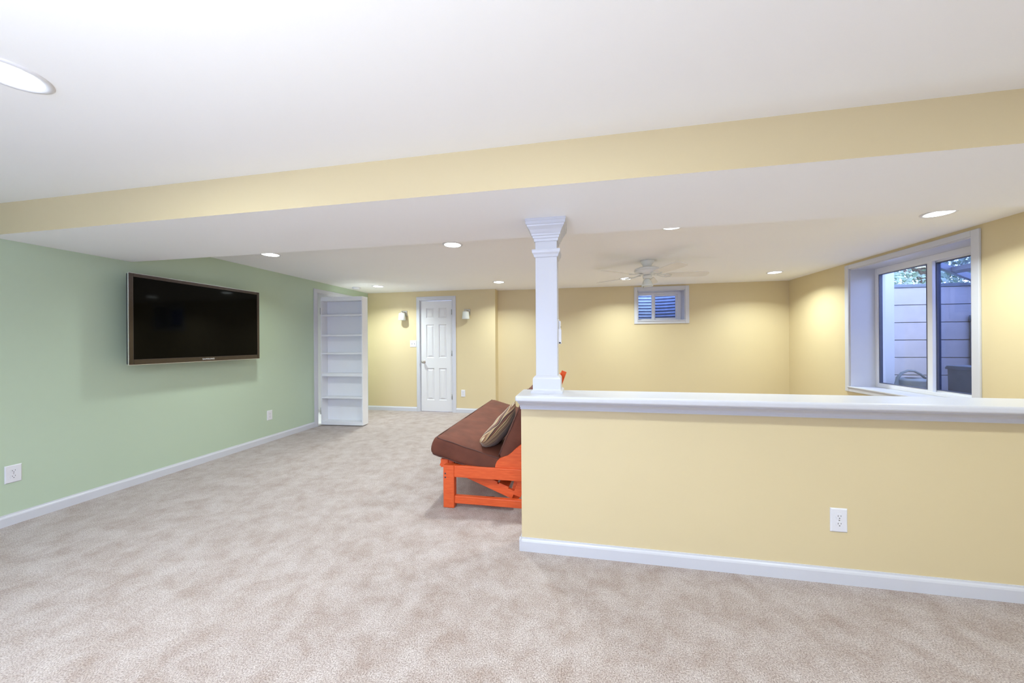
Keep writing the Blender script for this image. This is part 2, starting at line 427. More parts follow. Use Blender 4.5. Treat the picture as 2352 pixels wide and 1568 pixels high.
# ------------------------------------------------------------------ large egress window in the right wall
w2 = tag(empty('window_2', (XR, RY0, RZ0)), 'large white sliding egress window looking into the window well', 'window', kind='structure')
rw, rh = RY1 - RY0, RZ1 - RZ0
def yframe(bm, y0, y1, z0, z1, x0, x1, t, bev=0.003):
    tt = t if isinstance(t, (tuple, list)) else (t, t, t, t)   # near(y0) far(y1) bottom top
    box(bm, x0, x1, y0, y0 + tt[0], z0, z1, bev); box(bm, x0, x1, y1 - tt[1], y1, z0, z1, bev)
    box(bm, x0, x1, y0 + tt[0], y1 - tt[1], z0, z0 + tt[2], bev); box(bm, x0, x1, y0 + tt[0], y1 - tt[1], z1 - tt[3], z1, bev)
b = BM(); yframe(b, -.062, rw + .062, -.048, rh + .052, -.02, 0, (.062, .062, .048, .052), .005); mk('casing', b, 'trim', w2)
b = BM(); box(b, -.004, .34, -.001, .012, 0, rh); box(b, -.004, .34, rw - .012, rw + .001, 0, rh); box(b, -.004, .34, 0, rw, rh - .012, rh + .001); box(b, -.028, .34, -.02, rw + .02, -.001, .016, .004)
mk('reveal_lining', b, 'trim', w2)
FX = .25
b = BM(); yframe(b, .012, rw - .012, .016, rh - .012, FX, FX + .085, (.05, .03, .035, .06)); mk('frame', b, 'frame_white', w2)
ymid = 4.335 - RY0
s1 = BM(); yframe(s1, ymid - .05, rw - .040, .048, rh - .068, FX + .004, FX + .034, (.055, .028, .022, .022)); s1 = mk('sash', s1, 'frame_white', w2)
mk('pane', bbox(FX + .016, FX + .022, ymid + .003, rw - .066, .068, rh - .088), 'glass', s1)
b = BM(); yframe(b, ymid + .003, rw - .066, .068, rh - .088, FX + .0005, FX + .036, .006, 0); mk('gasket', b, 'gasket', s1)
s2 = BM(); yframe(s2, .06, ymid + .008, .048, rh - .068, FX + .044, FX + .074, (.03, .055, .022, .022)); s2 = mk('sash', s2, 'frame_white', w2)
mk('pane', bbox(FX + .056, FX + .062, .088, ymid - .045, .068, rh - .088), 'screen_glass', s2)
b = BM(); yframe(b, .088, ymid - .045, .068, rh - .088, FX + .0405, FX + .076, .007, 0); mk('gasket', b, 'gasket', s2)

# ------------------------------------------------------------------ patio window added behind the camera, out of view, to let cool daylight in
w3 = tag(empty('added_window_3', (FX0, YF, FZ0)), 'added unseen patio window for daylight on the wall opposite the narrow door', 'window', kind='structure')
pw_, ph_ = FX1 - FX0, FZ1 - FZ0
b = BM(); frame4(b, 0, pw_, 0, ph_, -.1, -.02, .06); box(b, pw_ / 2 - .04, pw_ / 2 + .04, -.1, -.02, .06, ph_ - .06); mk('frame', b, 'frame_white', w3)
for x0, x1 in ((.06, pw_ / 2 - .04), (pw_ / 2 + .04, pw_ - .06)):
    mk('pane', bbox(x0, x1, -.063, -.057, .06, ph_ - .06), 'glass', w3)
b = BM(); frame4(b, -.07, pw_ + .07, -.07, ph_ + .07, 0, .02, .07); mk('casing', b, 'trim', w3)

# ================================================================== OUTSIDE THE EGRESS WINDOW
wx0, wx1, wy0, wy1 = D3, 4.72, 3.1, 5.16
wz0 = 0.52
ww_ = tag(empty('window_well', (wx0, wy0, wz0)), 'pale panelled window well outside the egress window', 'window well')
mk('well_floor', bbox(0, wx1 - wx0, 0, wy1 - wy0, -.05, 0), 'gravel', ww_)
PH = 0.2155
ztop = 1.905
k = 0
zz = ztop
while zz > wz0 + 0.02:
    z0_ = max(wz0, zz - PH)
    mk('plank', bbox(0.0, wx1 - wx0, wy1 - wy0, wy1 - wy0 + .05, z0_ - wz0 + .004, zz - wz0 - .004, .003, 1), 'panel', ww_)
    mk('plank', bbox(0.0, wx1 - wx0, -.05, 0, z0_ - wz0 + .004, zz - wz0 - .004, .003, 1), 'panel', ww_)
    mk('plank', bbox(wx1 - wx0, wx1 - wx0 + .05, -.05, wy1 - wy0 + .05, z0_ - wz0 + .004, zz - wz0 - .004, .003, 1), 'panel', ww_)
    zz -= PH
b = BM(); box(b, 0, wx1 - wx0 + .06, wy1 - wy0 - .012, wy1 - wy0 + .07, ztop - wz0, ztop - wz0 + .04, .004)
box(b, 0, wx1 - wx0 + .06, -.07, .012, ztop - wz0, ztop - wz0 + .04, .004); box(b, wx1 - wx0 - .012, wx1 - wx0 + .07, 0, wy1 - wy0, ztop - wz0, ztop - wz0 + .04, .004)
mk('coping', b, 'wellcap', ww_)
b = BM(); box(b, 0, 3.825 - wx0, wy1 - wy0 - .04, wy1 - wy0 - .001, 0, ztop - wz0 + .6, .004); mk('corner_post', b, 'frame_white', ww_)
b = BM(); box(b, 0.02, wx1 - wx0 + .1, wy1 - wy0 + .051, wy1 - wy0 + .12, 0, ztop - wz0 - .02); box(b, 0.02, wx1 - wx0 + .1, -.12, -.051, 0, ztop - wz0 - .02); box(b, wx1 - wx0 + .051, wx1 - wx0 + .12, -.12, wy1 - wy0 + .12, 0, ztop - wz0 - .02)
mk('backing', b, 'earth', ww_)
# clear cover over the well, leaning on the house
cv = tag(empty('window_well_cover', (wx0, wy0, 1.95)), 'clear sloping cover with grey bars above the window well', 'cover')
def cz(x): return 2.47 - 0.50 * x - 1.95
L_ = wx1 - wx0 + .04
WY = wy1 - wy0
for yy in (0.0, .95, WY - .10):
    b = BM(); prism(b, [(0.001, cz(0) - .035), (L_, cz(L_) - .035), (L_, cz(L_) + .035), (0.001, cz(0) + .035)], 'y', yy, yy + .05); mk('bar', b, 'alu', cv)
for xx in (.04, .74):
    b = BM(); prism(b, [(xx, cz(xx) - .03), (xx + .055, cz(xx + .055) - .03), (xx + .055, cz(xx + .055) + .02), (xx, cz(xx) + .02)], 'y', .05, WY - .10); mk('cross_bar', b, 'alu', cv)
b = BM(); prism(b, [(.001, cz(0) + .036), (L_, cz(L_) + .036), (L_, cz(L_) + .041), (.001, cz(0) + .041)], 'y', 0, WY - .05); mk('clear_panel', b, 'cover', cv)
b = BM(); box(b, XR, D3, YF, YB2 + .3, ZC + .08, 3.3)
tag(mk('wall_exterior', b, 'panel'), 'pale house wall above the egress window outside', 'wall', kind='structure')
# watering can
wc = tag(empty('watering_can', (3.80, 4.86, wz0)), 'round grey watering can with a tall loop handle in the window well', 'watering can')
b = BM(); lathe(b, [(.118, 0), (.125, .01), (.132, .255), (.136, .268), (.134, .276), (.125, .282), (.085, .300), (.078, .302), (.074, .296)], 32, cap1=True); mk('body', b, 'can', wc)
b = BM(); lathe(b, [(.060, .298), (.060, .303), (.03, .305)], 24, c=(-.02, -.02, 0)); mk('opening', b, 'slot', wc)
b = BM(); tube(b, [(-.155, -.01, .16), (-.163, -.01, .23), (-.150, -.01, .30), (-.11, -.01, .355), (-.05, -.01, .385), (.01, -.01, .38), (.07, -.01, .345), (.12, -.01, .295)], .012, 10, radii=[.02, .019, .017, .015, .014, .013, .012, .012]); tube(b, [(-.155, -.01, .17), (-.12, -.01, .12)], .018, 8); mk('handle', b, 'can', wc)
b = BM(); tube(b, [(.11, .0, .10), (.19, .01, .22), (.26, .02, .31)], .018, 10, radii=[.026, .02, .016]); mk('spout', b, 'can', wc)
# bin
bn = tag(empty('storage_bin', (4.22, 4.64, wz0)), 'square grey bin standing at the back of the window well', 'bin')
b = BM(); rect_stack(b, -.15, .15, -.14, .14, [(-.004, 0), (0.0, .41), (.012, .412), (.012, .437)], True, True); mk('body', b, 'box', bn)
b = BM(); rect_stack(b, -.145, .145, -.135, .135, [(0.012, .437), (.012, .448), (0, .455)], True, True); mk('lid', b, 'box', bn)
# down pipe
dp = tag(mk('drain_pipe', (lambda b_: (tube(b_, [(0, 0, 0), (0, 0, 1.02)], .04, 14), lathe(b_, [(.048, .96), (.048, 1.03)], 14), b_)[2])(BM()), 'can', None, (4.63, 5.11, wz0)), 'grey upright drain pipe against the window well planks', 'pipe')
# ground + tree
b = BM(); box(b, 3.62, 16, 5.29, 16, 1.6, 1.86); box(b, 4.86, 16, -2, 5.29, 1.6, 1.86)
tag(mk('lawn', b, 'lawn'), 'lawn around the window well outside', 'lawn', kind='structure')
tr = tag(empty('garden_tree', (7.6, 9.4, 1.85)), 'leafy garden tree seen above the window well', 'tree')
b = BM(); tube(b, [(0, 0, 0), (.05, 0, .5), (0, .05, 1.0), (.1, 0, 1.6)], .1, 10, radii=[.14, .11, .09, .05])
for a in range(7):
    an = a * 0.9; tube(b, [(.02, .02, .5 + .12 * a), (.5 * math.cos(an), .5 * math.sin(an), .85 + .13 * a), (1.2 * math.cos(an), 1.2 * math.sin(an), 1.0 + .16 * a)], .03, 6, radii=[.045, .03, .012])
mk('trunk', b, 'bark', tr)
rnd = random.Random(11)
V, Fc = [], []
for i in range(5200):
    while True:
        p = Vector((rnd.uniform(-1, 1), rnd.uniform(-1, 1), rnd.uniform(-1, 1)))
        if p.length < 1 and noise.noise(p * 2.6) > -0.10: break
    p = Vector((p.x * 2.0, p.y * 1.8, 1.25 + p.z * 1.15))
    if p.z < 0.1: continue
    n = Vector((rnd.gauss(0, 1), rnd.gauss(0, 1), rnd.gauss(0, 1) + .5)).normalized()
    a = n.orthogonal().normalized(); a = Matrix.Rotation(rnd.uniform(0, 6.28), 3, n) @ a; c = n.cross(a)
    s = rnd.uniform(.045, .085); i0 = len(V)
    V += [p - a * s, p + c * s * .45, p + a * s, p - c * s * .45]; Fc.append((i0, i0 + 1, i0 + 2, i0 + 3))
me = bpy.data.meshes.new('foliage'); me.from_pydata([tuple(v) for v in V], [], Fc); me.materials.append(M['leaf'])
fo = bpy.data.objects.new('foliage', me); COL.objects.link(fo); fo.parent = tr; fo['kind'] = 'stuff'

# ------------------------------------------------------------------ corrugated liner outside the small window
ln = tag(empty('corrugated_well_liner', (BWX0 - .2, D2 + .014, 1.35)), 'blue grey corrugated steel liner outside the small high window', 'window well')
b = BM()
nA, nZ = 28, 132
loops = []
for j in range(nZ + 1):
    z = j / nZ * 1.25
    rr = 0.006 * math.sin(j / nZ * 2 * PI * 22)
    loops.append([((ww + .4) / 2 - ((ww + .4) / 2 + rr) * math.cos(PI * i / nA), (.50 + rr) * math.sin(PI * i / nA) + .005, z) for i in range(nA + 1)])
rings(b, loops, False, False, False, True); mk('corrugated_sheet', b, 'corr', ln)
b = BM(); tube(b, [((ww + .4) / 2 - ((ww + .4) / 2) * math.cos(PI * i / nA), .50 * math.sin(PI * i / nA) +   .005, 1.255) for i in range(nA + 1)], .012, 8); mk('rim', b, 'corr', ln)
b = BM(); prism(b, [((ww + .4) / 2 - ((ww + .4) / 2) * math.cos(PI * i / nA), .50 * math.sin(PI * i / nA)) for i in range(nA + 1)], 'z', -.05, 0.0); mk('gravel_bed', b, 'gravel', ln)

# ================================================================== THE COLUMN ON THE LEDGE
CXc, CYc, CW = -0.190, 2.205, 0.066
co = tag(empty('column', (CXc, CYc, 0.952)), 'square white column with moulded capital standing on the ledge', 'column')
ht = ZS - 0.952
mk('shaft', (lambda b_: (box(b_, -CW, CW, -CW, CW, 0, ht, .0025), b_)[1])(BM()), 'trim', co)
b = BM(); rect_stack(b, -CW, CW, -CW, CW, [(.030, -.001), (.030, .010), (.026, .014), (.020, .017), (.018, .024), (.018, .085), (.014, .094), (.005, .103), (.001, .106)]); mk('plinth', b, 'trim', co)
b = BM(); rect_stack(b, -CW, CW, -CW, CW, [(.001, ht - .225), (.006, ht - .222), (.010, ht - .208), (.017, ht - .198), (.019, ht - .186), (.019, ht - .178), (.001, ht - .176)]); mk('astragal', b, 'trim', co)
b = BM(); rect_stack(b, -CW, CW, -CW, CW, [(.001, ht - .128), (.006, ht - .127), (.008, ht - .112), (.013, ht - .109), (.015, ht - .097), (.020, ht - .094), (.022, ht - .085), (.032, ht - .062), (.044, ht - .044), (.046, ht - .036), (.051, ht - .033), (.053, ht - .016), (.055, ht - .014), (.055, ht + .001)]); mk('capital', b, 'trim', co)
rm = tag(empty('remote_holder', (CXc + CW, CYc - .005, 1.25)), 'white fan remote in its wall cradle on the column side', 'remote')
b = BM(); box(b, -.001, .006, -.03, .03, 0, .152, .002); box(b, .005, .020, -.03, .03, .0, .012, .002); box(b, .005, .020, -.03, -.026, .0, .09, .001); box(b, .005, .020, .026, .03, .0, .09, .001); mk('cradle', b, 'plastic', rm)
mk('remote_handset', bbox(.007, .017, -.022, .022, .013, .142, .004), 'plastic', rm)
mk('button', bbox(.0165, .0185, -.008, .008, .10, .108, .0008), 'slot', rm)

# ================================================================== ELECTRICAL PLATES
def outlet(loc, rz, label, group=None):
    """plate faces local -y"""
    r = tag(empty('wall_outlet', loc, rz), label, 'outlet', group)
    b = BM(); rings(b, [[(-.0385 + a, -y, -.0615 + a), (.0385 - a, -y, -.0615 + a), (.0385 - a, -y, .0615 - a), (-.0385 + a, -y, .0615 - a)] for a, y in ((0, -.001), (0, .003), (.004, .0065), (.005, .007))]); mk('cover_plate', b, 'plastic', r)
    for s in (.0195, -.0195):
        b = BM(); t = bmesh.new()
        pts = [(.017 * math.cos(q), max(-.0135, min(.0135, .017 * math.sin(q)))) for q in [2 * PI * i / 20 for i in range(20)]]
        prism(b, [(p[0], p[1] + s) for p in pts], 'y', -.009, -.006); t.free()
        f = mk('receptacle', b, 'plastic', r)
        b = BM(); box(b, -.0075, -.0055, -.0094, -.008, s - .0005, s + .008); box(b, .0055, .0075, -.0094, -.008, s + .001, s + .008)
        lathe(b, [(.0026, 0), (.0026, .0014)], 10, M4=Matrix.Translation((0, -.008, s - .0075)) @ Matrix.Rotation(PI / 2, 4, 'X'))
        mk('slots', b, 'slot', f)
    b = BM(); lathe(b, [(.003, 0), (.003, .001)], 10, M4=Matrix.Translation((0, -.0068, 0)) @ Matrix.Rotation(PI / 2, 4, 'X')); mk('screw', b, 'hinge', r)
    return r
outlet((XL, 1.782, .356), PI / 2, 'white duplex outlet low on the green wall before the television')
o2 = outlet((XL, 3.88, .34), PI / 2, 'white wall outlet on the green wall between television and bookcase')
outlet((-2.046, YB, .349), 0, 'white duplex outlet on the yellow wall beside the narrow door')
outlet((1.322, HW0, .328), 0, 'white duplex outlet on the yellow knee wall')
sw_ = tag(empty('light_switch', (-3.008, YB, 1.247)), 'white double toggle switch beside the narrow door', 'switch')
b = BM(); rings(b, [[(-.0625 + a, -y, -.0615 + a), (.0625 - a, -y, -.0615 + a), (.0625 - a, -y, .0615 - a), (-.0625 + a, -y, .0615 - a)] for a, y in ((0, -.001), (0, .003), (.004, .0065), (.005, .007))]); mk('cover_plate', b, 'plastic', sw_)
for x in (-.023, .023):
    b = BM(); box(b, x - .005, x + .005, -.0085, -.006, -.012, .012); f = mk('toggle_slot', b, 'slot', sw_)
    b = BM(); box(b, x - .004, x + .004, -.018, -.007, -.004, .008, .001, M4=Matrix.Rotation(.35, 4, 'X')); mk('toggle', b, 'plastic', sw_)

# ================================================================== SCONCES
def sconce():
    r = empty('wall_sconce', (0, 0, 0))
    mk('backplate', bbox(-.058, .058, -.016, .001, .0, .112, .003), 'chrome', r)
    b = BM(); tube(b, [(0, -.014, .075), (0, -.045, .084), (0, -.075, .084), (0, -.090, .074)], .008, 10); lathe(b, [(.024, .058), (.024, .078), (.012, .084)], 20, c=(0, -.092, 0)); mk('arm', b, 'chrome', r)
    b = BM(); lathe(b, [(.052, .062), (.055, .058), (.068, -.066), (.066, -.068), (.063, -.066), (.050, .054)], 36, c=(0, -.092, 0), cap0=True, cap1=True); mk('shade', b, 'sconce_glass', r)
    b = BM(); lathe(b, [(.053, .060), (.0555, .062), (.0555, .066), (.02, .068)], 36, c=(0, -.092, 0)); mk('shade_ring', b, 'chrome', r)
    return r
s = sconce(); s.location = (-3.181, YB, 1.75); tag(s, 'square nickel sconce with white glass shade above the light switch', 'sconce')
s2_ = copy_tree(s); s2_.location = (-1.958, YB, 1.75); tag(s2_, 'square nickel sconce with white glass shade above the outlet', 'sconce')

# ================================================================== DOWNLIGHTS
def downlight():
    r = empty('recessed_downlight', (0, 0, ZC))
    b = BM(); lathe(b, [(.098, .0005), (.098, -.003), (.092, -.007), (.078, -.006), (.0765, .0005)], 40, cap0=False, cap1=False); mk('trim_ring', b, 'plastic', r)
    b = BM(); lathe(b, [(.0775, -.001), (.0775, -.005), (.05, -.0075), (.02, -.0085)], 40); mk('lens', b, 'lens', r)
    return r
LIGHTS = [(-3.20, 3.18, 'recessed downlight shining above the television side of the carpet', 1.35),
          (-1.19, 3.23, 'recessed downlight above the open carpet before the brown mattress', 1.0),
          (0.77, 3.085, 'recessed downlight half hidden by the soffit before the fan', 1.0),
          (2.66, 3.18, 'recessed downlight in front of the large egress window', 1.0),
          (-3.27, 5.33, 'recessed downlight beside the smoke detector', 1.25),
          (-1.22, 5.37, 'recessed downlight near the jog in the back wall', 1.0),
          (0.71, 5.50, 'recessed downlight behind the ceiling fan', 1.0),
          (2.68, 5.46, 'recessed downlight in the corner by the egress window', 1.0),
          (-1.95, 0.88, 'recessed downlight in the ceiling before the yellow soffit face, television side', 1.05),
          (0.05, 0.70, 'added unseen recessed downlight between the added uplight and the soffit', 1.0),  # rows from here on are unseen lights added to brighten the room
          (2.05, 0.70, 'added unseen recessed downlight in the ceiling before the knee wall outlet', 0.75),
          (-1.95, -1.2, 'added unseen recessed downlight nearest the added patio window on the television side', 0.2),
          (0.05, -1.2, 'added unseen recessed downlight nearest the middle of the added patio window', 0.2),
          (2.05, -1.2, 'added unseen recessed downlight beside the corner of the added patio window wall', 0.2)]
proto = downlight()
for i, (x, y, lab, p) in enumerate(LIGHTS):
    o = proto if i == 0 else copy_tree(proto)
    o.location = (x, y, ZC); tag(o, lab, 'downlight', 'recessed downlights in the ceiling')
    ld = bpy.data.lights.new('downlight_lamp', 'AREA'); ld.shape = 'DISK'; ld.size = 0.14; ld.energy = LAMP_W * p; ld.color = LAMP_COL; ld.spread = math.radians(140 if y > 2 else 180)
    lo = bpy.data.objects.new('downlight_lamp', ld); COL.objects.link(lo); lo.parent = o; lo.location = (0, 0, -.012)
sd = tag(empty('smoke_detector', (-3.70, 5.37, ZC)), 'round white smoke detector on the ceiling near the green wall', 'smoke detector')
b = BM(); lathe(b, [(.066, .0), (.066, -.012), (.060, -.02), (.05, -.032), (.02, -.036)], 32); mk('housing', b, 'plastic', sd)
b = BM(); lathe(b, [(.068, .0), (.070, -.004), (.068, -.009), (.066, -.009)], 32); mk('base_ring', b, 'plastic', sd)

# uplight added behind the camera, out of view, to brighten the near ceiling
tl = tag(empty('added_uplight', (-0.85, -0.70, 0)), 'added unseen white uplight brightening the ceiling between added patio window and knee wall', 'added uplight')
b = BM(); lathe(b, [(.14, 0), (.14, .012), (.05, .03), (.015, .04)], 32); mk('base', b, 'fan', tl)
b = BM(); tube(b, [(0, 0, .03), (0, 0, 1.170)], .011, 12); mk('pole', b, 'fan', tl)
b = BM(); lathe(b, [(.02, 1.150), (.05, 1.165), (.11, 1.210), (.15, 1.270), (.147, 1.272), (.105, 1.217), (.045, 1.175), (.01, 1.170)], 36); mk('bowl', b, 'fan', tl)
b = BM(); lathe(b, [(.018, 1.168), (.026, 1.185), (.026, 1.210), (.01, 1.225)], 16); mk('bulb', b, 'lens', tl)
ld = bpy.data.lights.new('added_uplight_lamp', 'AREA'); ld.shape = 'DISK'; ld.size = 0.16; ld.energy = UP_W; ld.color = (0.88, 0.95, 1.0)
lo = bpy.data.objects.new('added_uplight_lamp', ld); COL.objects.link(lo); lo.parent = tl; lo.location = (0, 0, 1.250); lo.rotation_euler = (PI, 0, 0)

# ================================================================== CEILING FAN
fn = tag(empty('ceiling_fan', (0.80, 4.35, ZC)), 'white five blade ceiling fan with bell light shade', 'ceiling fan')
b = BM(); lathe(b, [(.074, .0), (.074, -.012), (.068, -.03), (.052, -.055), (.048, -.066), (.05, -.07), (.046, -.082)], 32); mk('canopy', b, 'fan', fn)
b = BM(); lathe(b, [(.05, -.078), (.105, -.084), (.13, -.092), (.143, -.104), (.146, -.116), (.140, -.119), (.145, -.123), (.140, -.138), (.122, -.152), (.10, -.162), (.085, -.166), (.05, -.168)], 44); mk('motor_housing', b, 'fan', fn)
b = BM(); lathe(b, [(.036, -.165), (.040, -.172), (.052, -.178), (.052, -.204), (.045, -.212), (.03, -.216)], 28); mk('switch_housing', b, 'fan', fn)
b = BM(); lathe(b, [(.026, -.213), (.034, -.222), (.048, -.245), (.060, -.278), (.066, -.300), (.063, -.301), (.045, -.262), (.02, -.24)], 28, cap0=True, cap1=True); mk('light_shade', b, 'sconce_glass', fn)
b = BM(); tube(b, [(-.045, -.03, -.20), (-.05, -.035, -.25), (-.05, -.035, -.305)], .0012, 5); lathe(b, [(.004, -.325), (.006, -.315), (.003, -.305)], 8, c=(-.05, -.035, 0)); mk('pull_chain', b, 'hinge', fn)
for k in range(5):
    an = math.radians(2 + 72 * k)
    R = Matrix.Rotation(an, 4, 'Z') @ Matrix.Translation((0, 0, -.176)) @ Matrix.Rotation(math.radians(-12), 4, 'X')
    b = BM()
    top = [(0.20, -.052), (0.23, -.058), (.60, -.070), (.64, -.066), (.665, -.045), (.672, 0.0), (.665, .045), (.64, .066), (.60, .070), (.23, .058), (.20, .052)]
    prism(b, top, 'z', -.003, .004, 0, R); mk('blade', b, 'blade', fn)
    b = BM(); t = bmesh.new()
    for sy in (-1, 1):
        tube(t, [(.09, .012 * sy, .012), (.13, .016 * sy, .004), (.17, .03 * sy, -.004), (.225, .04 * sy, -.005), (.265, .018 * sy, -.005)], .006, 6)
    for px, py in ((.225, .035), (.225, -.035), (.262, 0)): lathe(t, [(.008, -.009), (.005, -.012)], 8, c=(px, py, 0))
    box(t, .08, .11, -.022, .022, .004, .012)
    merge(b, t, R); mk('blade_arm', b, 'fan', fn)

# ================================================================== TELEVISION
TX = -3.785                    # screen face
ty0, ty1, tz0, tz1 = 2.342, 3.600, 1.084, 1.884
tv = tag(empty('television', (TX, (ty0 + ty1) / 2, tz0)), 'large flat black television on the green wall', 'television')
hw, hh = (ty1 - ty0) / 2, tz1 - tz0
b = BM(); yframe(b, -hw + .004, hw - .004, .004, hh - .004, -.012, .006, (.030, .030, .046, .030), .003); mk('bezel', b, 'bezel', tv)
b = BM(); yframe(b, -hw, hw, 0, hh, -.008, .001, .0045, .001); mk('clear_rim', b, 'clear_edge', tv)
mk('screen', bbox(-.010, .0015, -hw + .033, hw - .033, .049, hh - .033), 'screen', tv)
b = BM(); box(b, -.034, -.011, -hw + .006, hw - .006, .006, hh - .006, .006); box(b, -.055, -.03, -hw * .72, hw * .72, .06, hh * .75, .01); mk('rear_housing', b, 'tvback', tv)
tc_ = bpy.data.curves.new('brand_text', 'FONT'); tc_.body = 'SAMSUNG'; tc_.size = .021; tc_.extrude = .0004; tc_.align_x = 'CENTER'; tc_.align_y = 'CENTER'; tc_.space_character = 1.15
to = bpy.data.objects.new('brand_text', tc_); COL.objects.link(to)
dg = bpy.context.evaluated_depsgraph_get(); me = bpy.data.meshes.new_from_object(to.evaluated_get(dg)); bpy.data.objects.remove(to)
me.materials.clear(); me.materials.append(M['logo'])
lg = bpy.data.objects.new('brand_lettering', me); COL.objects.link(lg); lg.parent = tv; lg.location = (.0066, 0.03, .026); lg.rotation_euler = (PI / 2, 0, PI / 2); lg.scale = (1.15, 1, 1)
b = BM(); box(b, XL - TX - .001, XL - TX + .02, -.22, .22, .18, .60, .003); box(b, XL - TX + .018, -.05, -.15, -.11, .2, .58); box(b, XL - TX + .018, -.05, .11, .15, .2, .58); mk('wall_mount', b, 'steel', tv)

# ================================================================== BOOKCASE DOOR (swung open)
BKW, BKD, BKH = 0.69, 0.15, 1.965
bk = tag(empty('bookcase_door', (-3.908, 4.775, 0.012), math.radians(3.0)), 'open white bookcase door with empty shelves beside the green wall', 'bookcase')
st = .016
b = BM()
box(b, 0, st, 0, BKD, 0, BKH, .001); mk('side_panel', b, 'shelf', bk)
mk('side_panel', bbox(BKW - st, BKW, 0, BKD, 0, BKH, .001), 'shelf', bk)
mk('back_panel', bbox(st, BKW - st, BKD - .008, BKD, 0, BKH), 'shelf', bk)
mk('top_rail', bbox(st, BKW - st, 0, BKD - .008, BKH - .062, BKH, .001), 'shelf', bk)
mk('bottom_rail', bbox(st, BKW - st, 0, BKD - .008, 0, .052, .001), 'shelf', bk)
for z, th in ((1.682, .024), (1.372, .024), (1.095, .024), (.768, .046), (.418, .024)):
    mk('shelf', bbox(st, BKW - st, .003, BKD - .008, z - th / 2, z + th / 2, .001), 'shelf', bk)
b = BM(); tube(b, [(-.006, .004, .16), (-.006, .004, .26)], .006, 8); tube(b, [(-.006, .004, 1.7), (-.006, .004, 1.8)], .006, 8); mk('hinge', b, 'hinge', bk)

# ================================================================== FUTON
FY0, FY1 = 2.543, 4.42       # outer faces of the two arms
fu = tag(empty('futon', (-1.025, FY0, 0)), 'cherry red wooden futon frame behind the knee wall', 'futon')
ATH = .058
def arm(y):
    L0 = 0.0; LB = .90
    mk('leg', bbox(L0, .088, y, y + ATH, 0, .325, .006), 'wood', fu)
    mk('leg', bbox(LB - .085, LB, y, y + ATH, 0, .325, .006), 'wood', fu)
    mk('arm_rail', bbox(.086, LB - .083, y + .004, y + ATH - .004, .236, .325, .005), 'wood', fu)
    mk('stretcher', bbox(.086, LB - .083, y + .010, y + ATH - .010, .034, .092, .005), 'wood', fu)
    top = [(.405, .322), (.408, .345), (.420, .372), (.440, .393), (.470, .406), (.505, .420), (.535, .445), (.565, .475), (.60, .503), (.64, .522), (.70, .530), (.78, .530), (.85, .522), (.89, .50), (.90, .46), (.90, .322)]
    b = BM(); prism(b, top, 'y', y + .014, y + .044, .004); mk('arm_panel', b, 'wood', fu)
    for z in (.262, .232):
        b = BM(); lathe(b, [(.006, 0), (.006, .0016), (.002, .002)], 12, M4=Matrix.Translation((.018, y + .0004, z)) @ Matrix.Rotation(PI / 2, 4, 'X')); mk('bolt', b, 'slot', fu)
arm(0.0); arm(FY1 - FY0 - ATH)
LEN = FY1 - FY0
def rail(p0, p1, y0, y1, wd, name, round_=False):
    """board in the x-z plane from p0 to p1"""
    p0, p1 = Vector((p0[0], p0[1])), Vector((p1[0], p1[1])); d = (p1 - p0).normalized(); n = Vector((-d.y, d.x))
    if round_:
        pts = [p0 + n * wd / 2 * math.cos(a) - d * wd / 2 * math.sin(a) for a in [PI * i / 8 for i in range(9)]] + [p1 - n * wd / 2 * math.cos(a) + d * wd / 2 * math.sin(a) for a in [PI * i / 8 for i in range(9)]]
    else:
        pts = [p0 - n * wd / 2, p1 - n * wd / 2, p1 + n * wd / 2, p0 + n * wd / 2]
    b = BM(); prism(b, [(p.x, p.y) for p in pts], 'y', y0, y1, .003); return mk(name, b, 'wood', fu)
# seat deck: two slanted side rails with cross slats
for y in (.066, LEN - .066 - .03):
    rail((-.045, .325), (.535, .105), y, y + .03, .062, 'seat_rail')
    rail((.545, .095), (.60, .30), y + .031, y + .055, .075, 'hinge_plate', True)
    rail((.56, .10), (.853, .905), y, y + .03, .062, 'back_stile')
for i in range(6):
    f_ = .12 + i * .15
    x = -.045 + f_ * .58; z = .325 - f_ * .22 + .038
    b = BM(); box(b, -.04, .04, .066, LEN - .066, -.008, .008, .003, M4=Matrix.Translation((x, 0, z)) @ Matrix.Rotation(math.atan2(.22, .58), 4, 'Y')); mk('slat', b, 'wood', fu)
for i in range(6):
    f_ = .16 + i * .155
    x = .56 + f_ * .293 - .036; z = .10 + f_ * .805
    b = BM(); box(b, -.008, .008, .066, LEN - .066, -.035, .035, .003, M4=Matrix.Translation((x, 0, z)) @ Matrix.Rotation(math.atan2(.293, .805), 4, 'Y')); mk('slat', b, 'wood', fu)
mk('front_bracket', bbox(-.044, .02, .058, .10, .285, .352, .006), 'wood', fu)
mk('back_crossrail', bbox(.84, .87, ATH, LEN - ATH, .08, .15, .004), 'wood', fu)
b = BM(); box(b, -.04, .04, .058, .104, -.010, .010, .004, M4=Matrix.Translation((.862, 0, .93)) @ Matrix.Rotation(math.atan2(.293, .805), 4, 'Y')); mk('back_post_cap', b, 'wood', fu)
b = BM(); lathe(b, [(.008, 0), (.008, .003), (.003, .004)], 12, M4=Matrix.Translation((.553, .0965, .10)) @ Matrix.Rotation(PI / 2, 4, 'X')); mk('bolt', b, 'slot', fu)

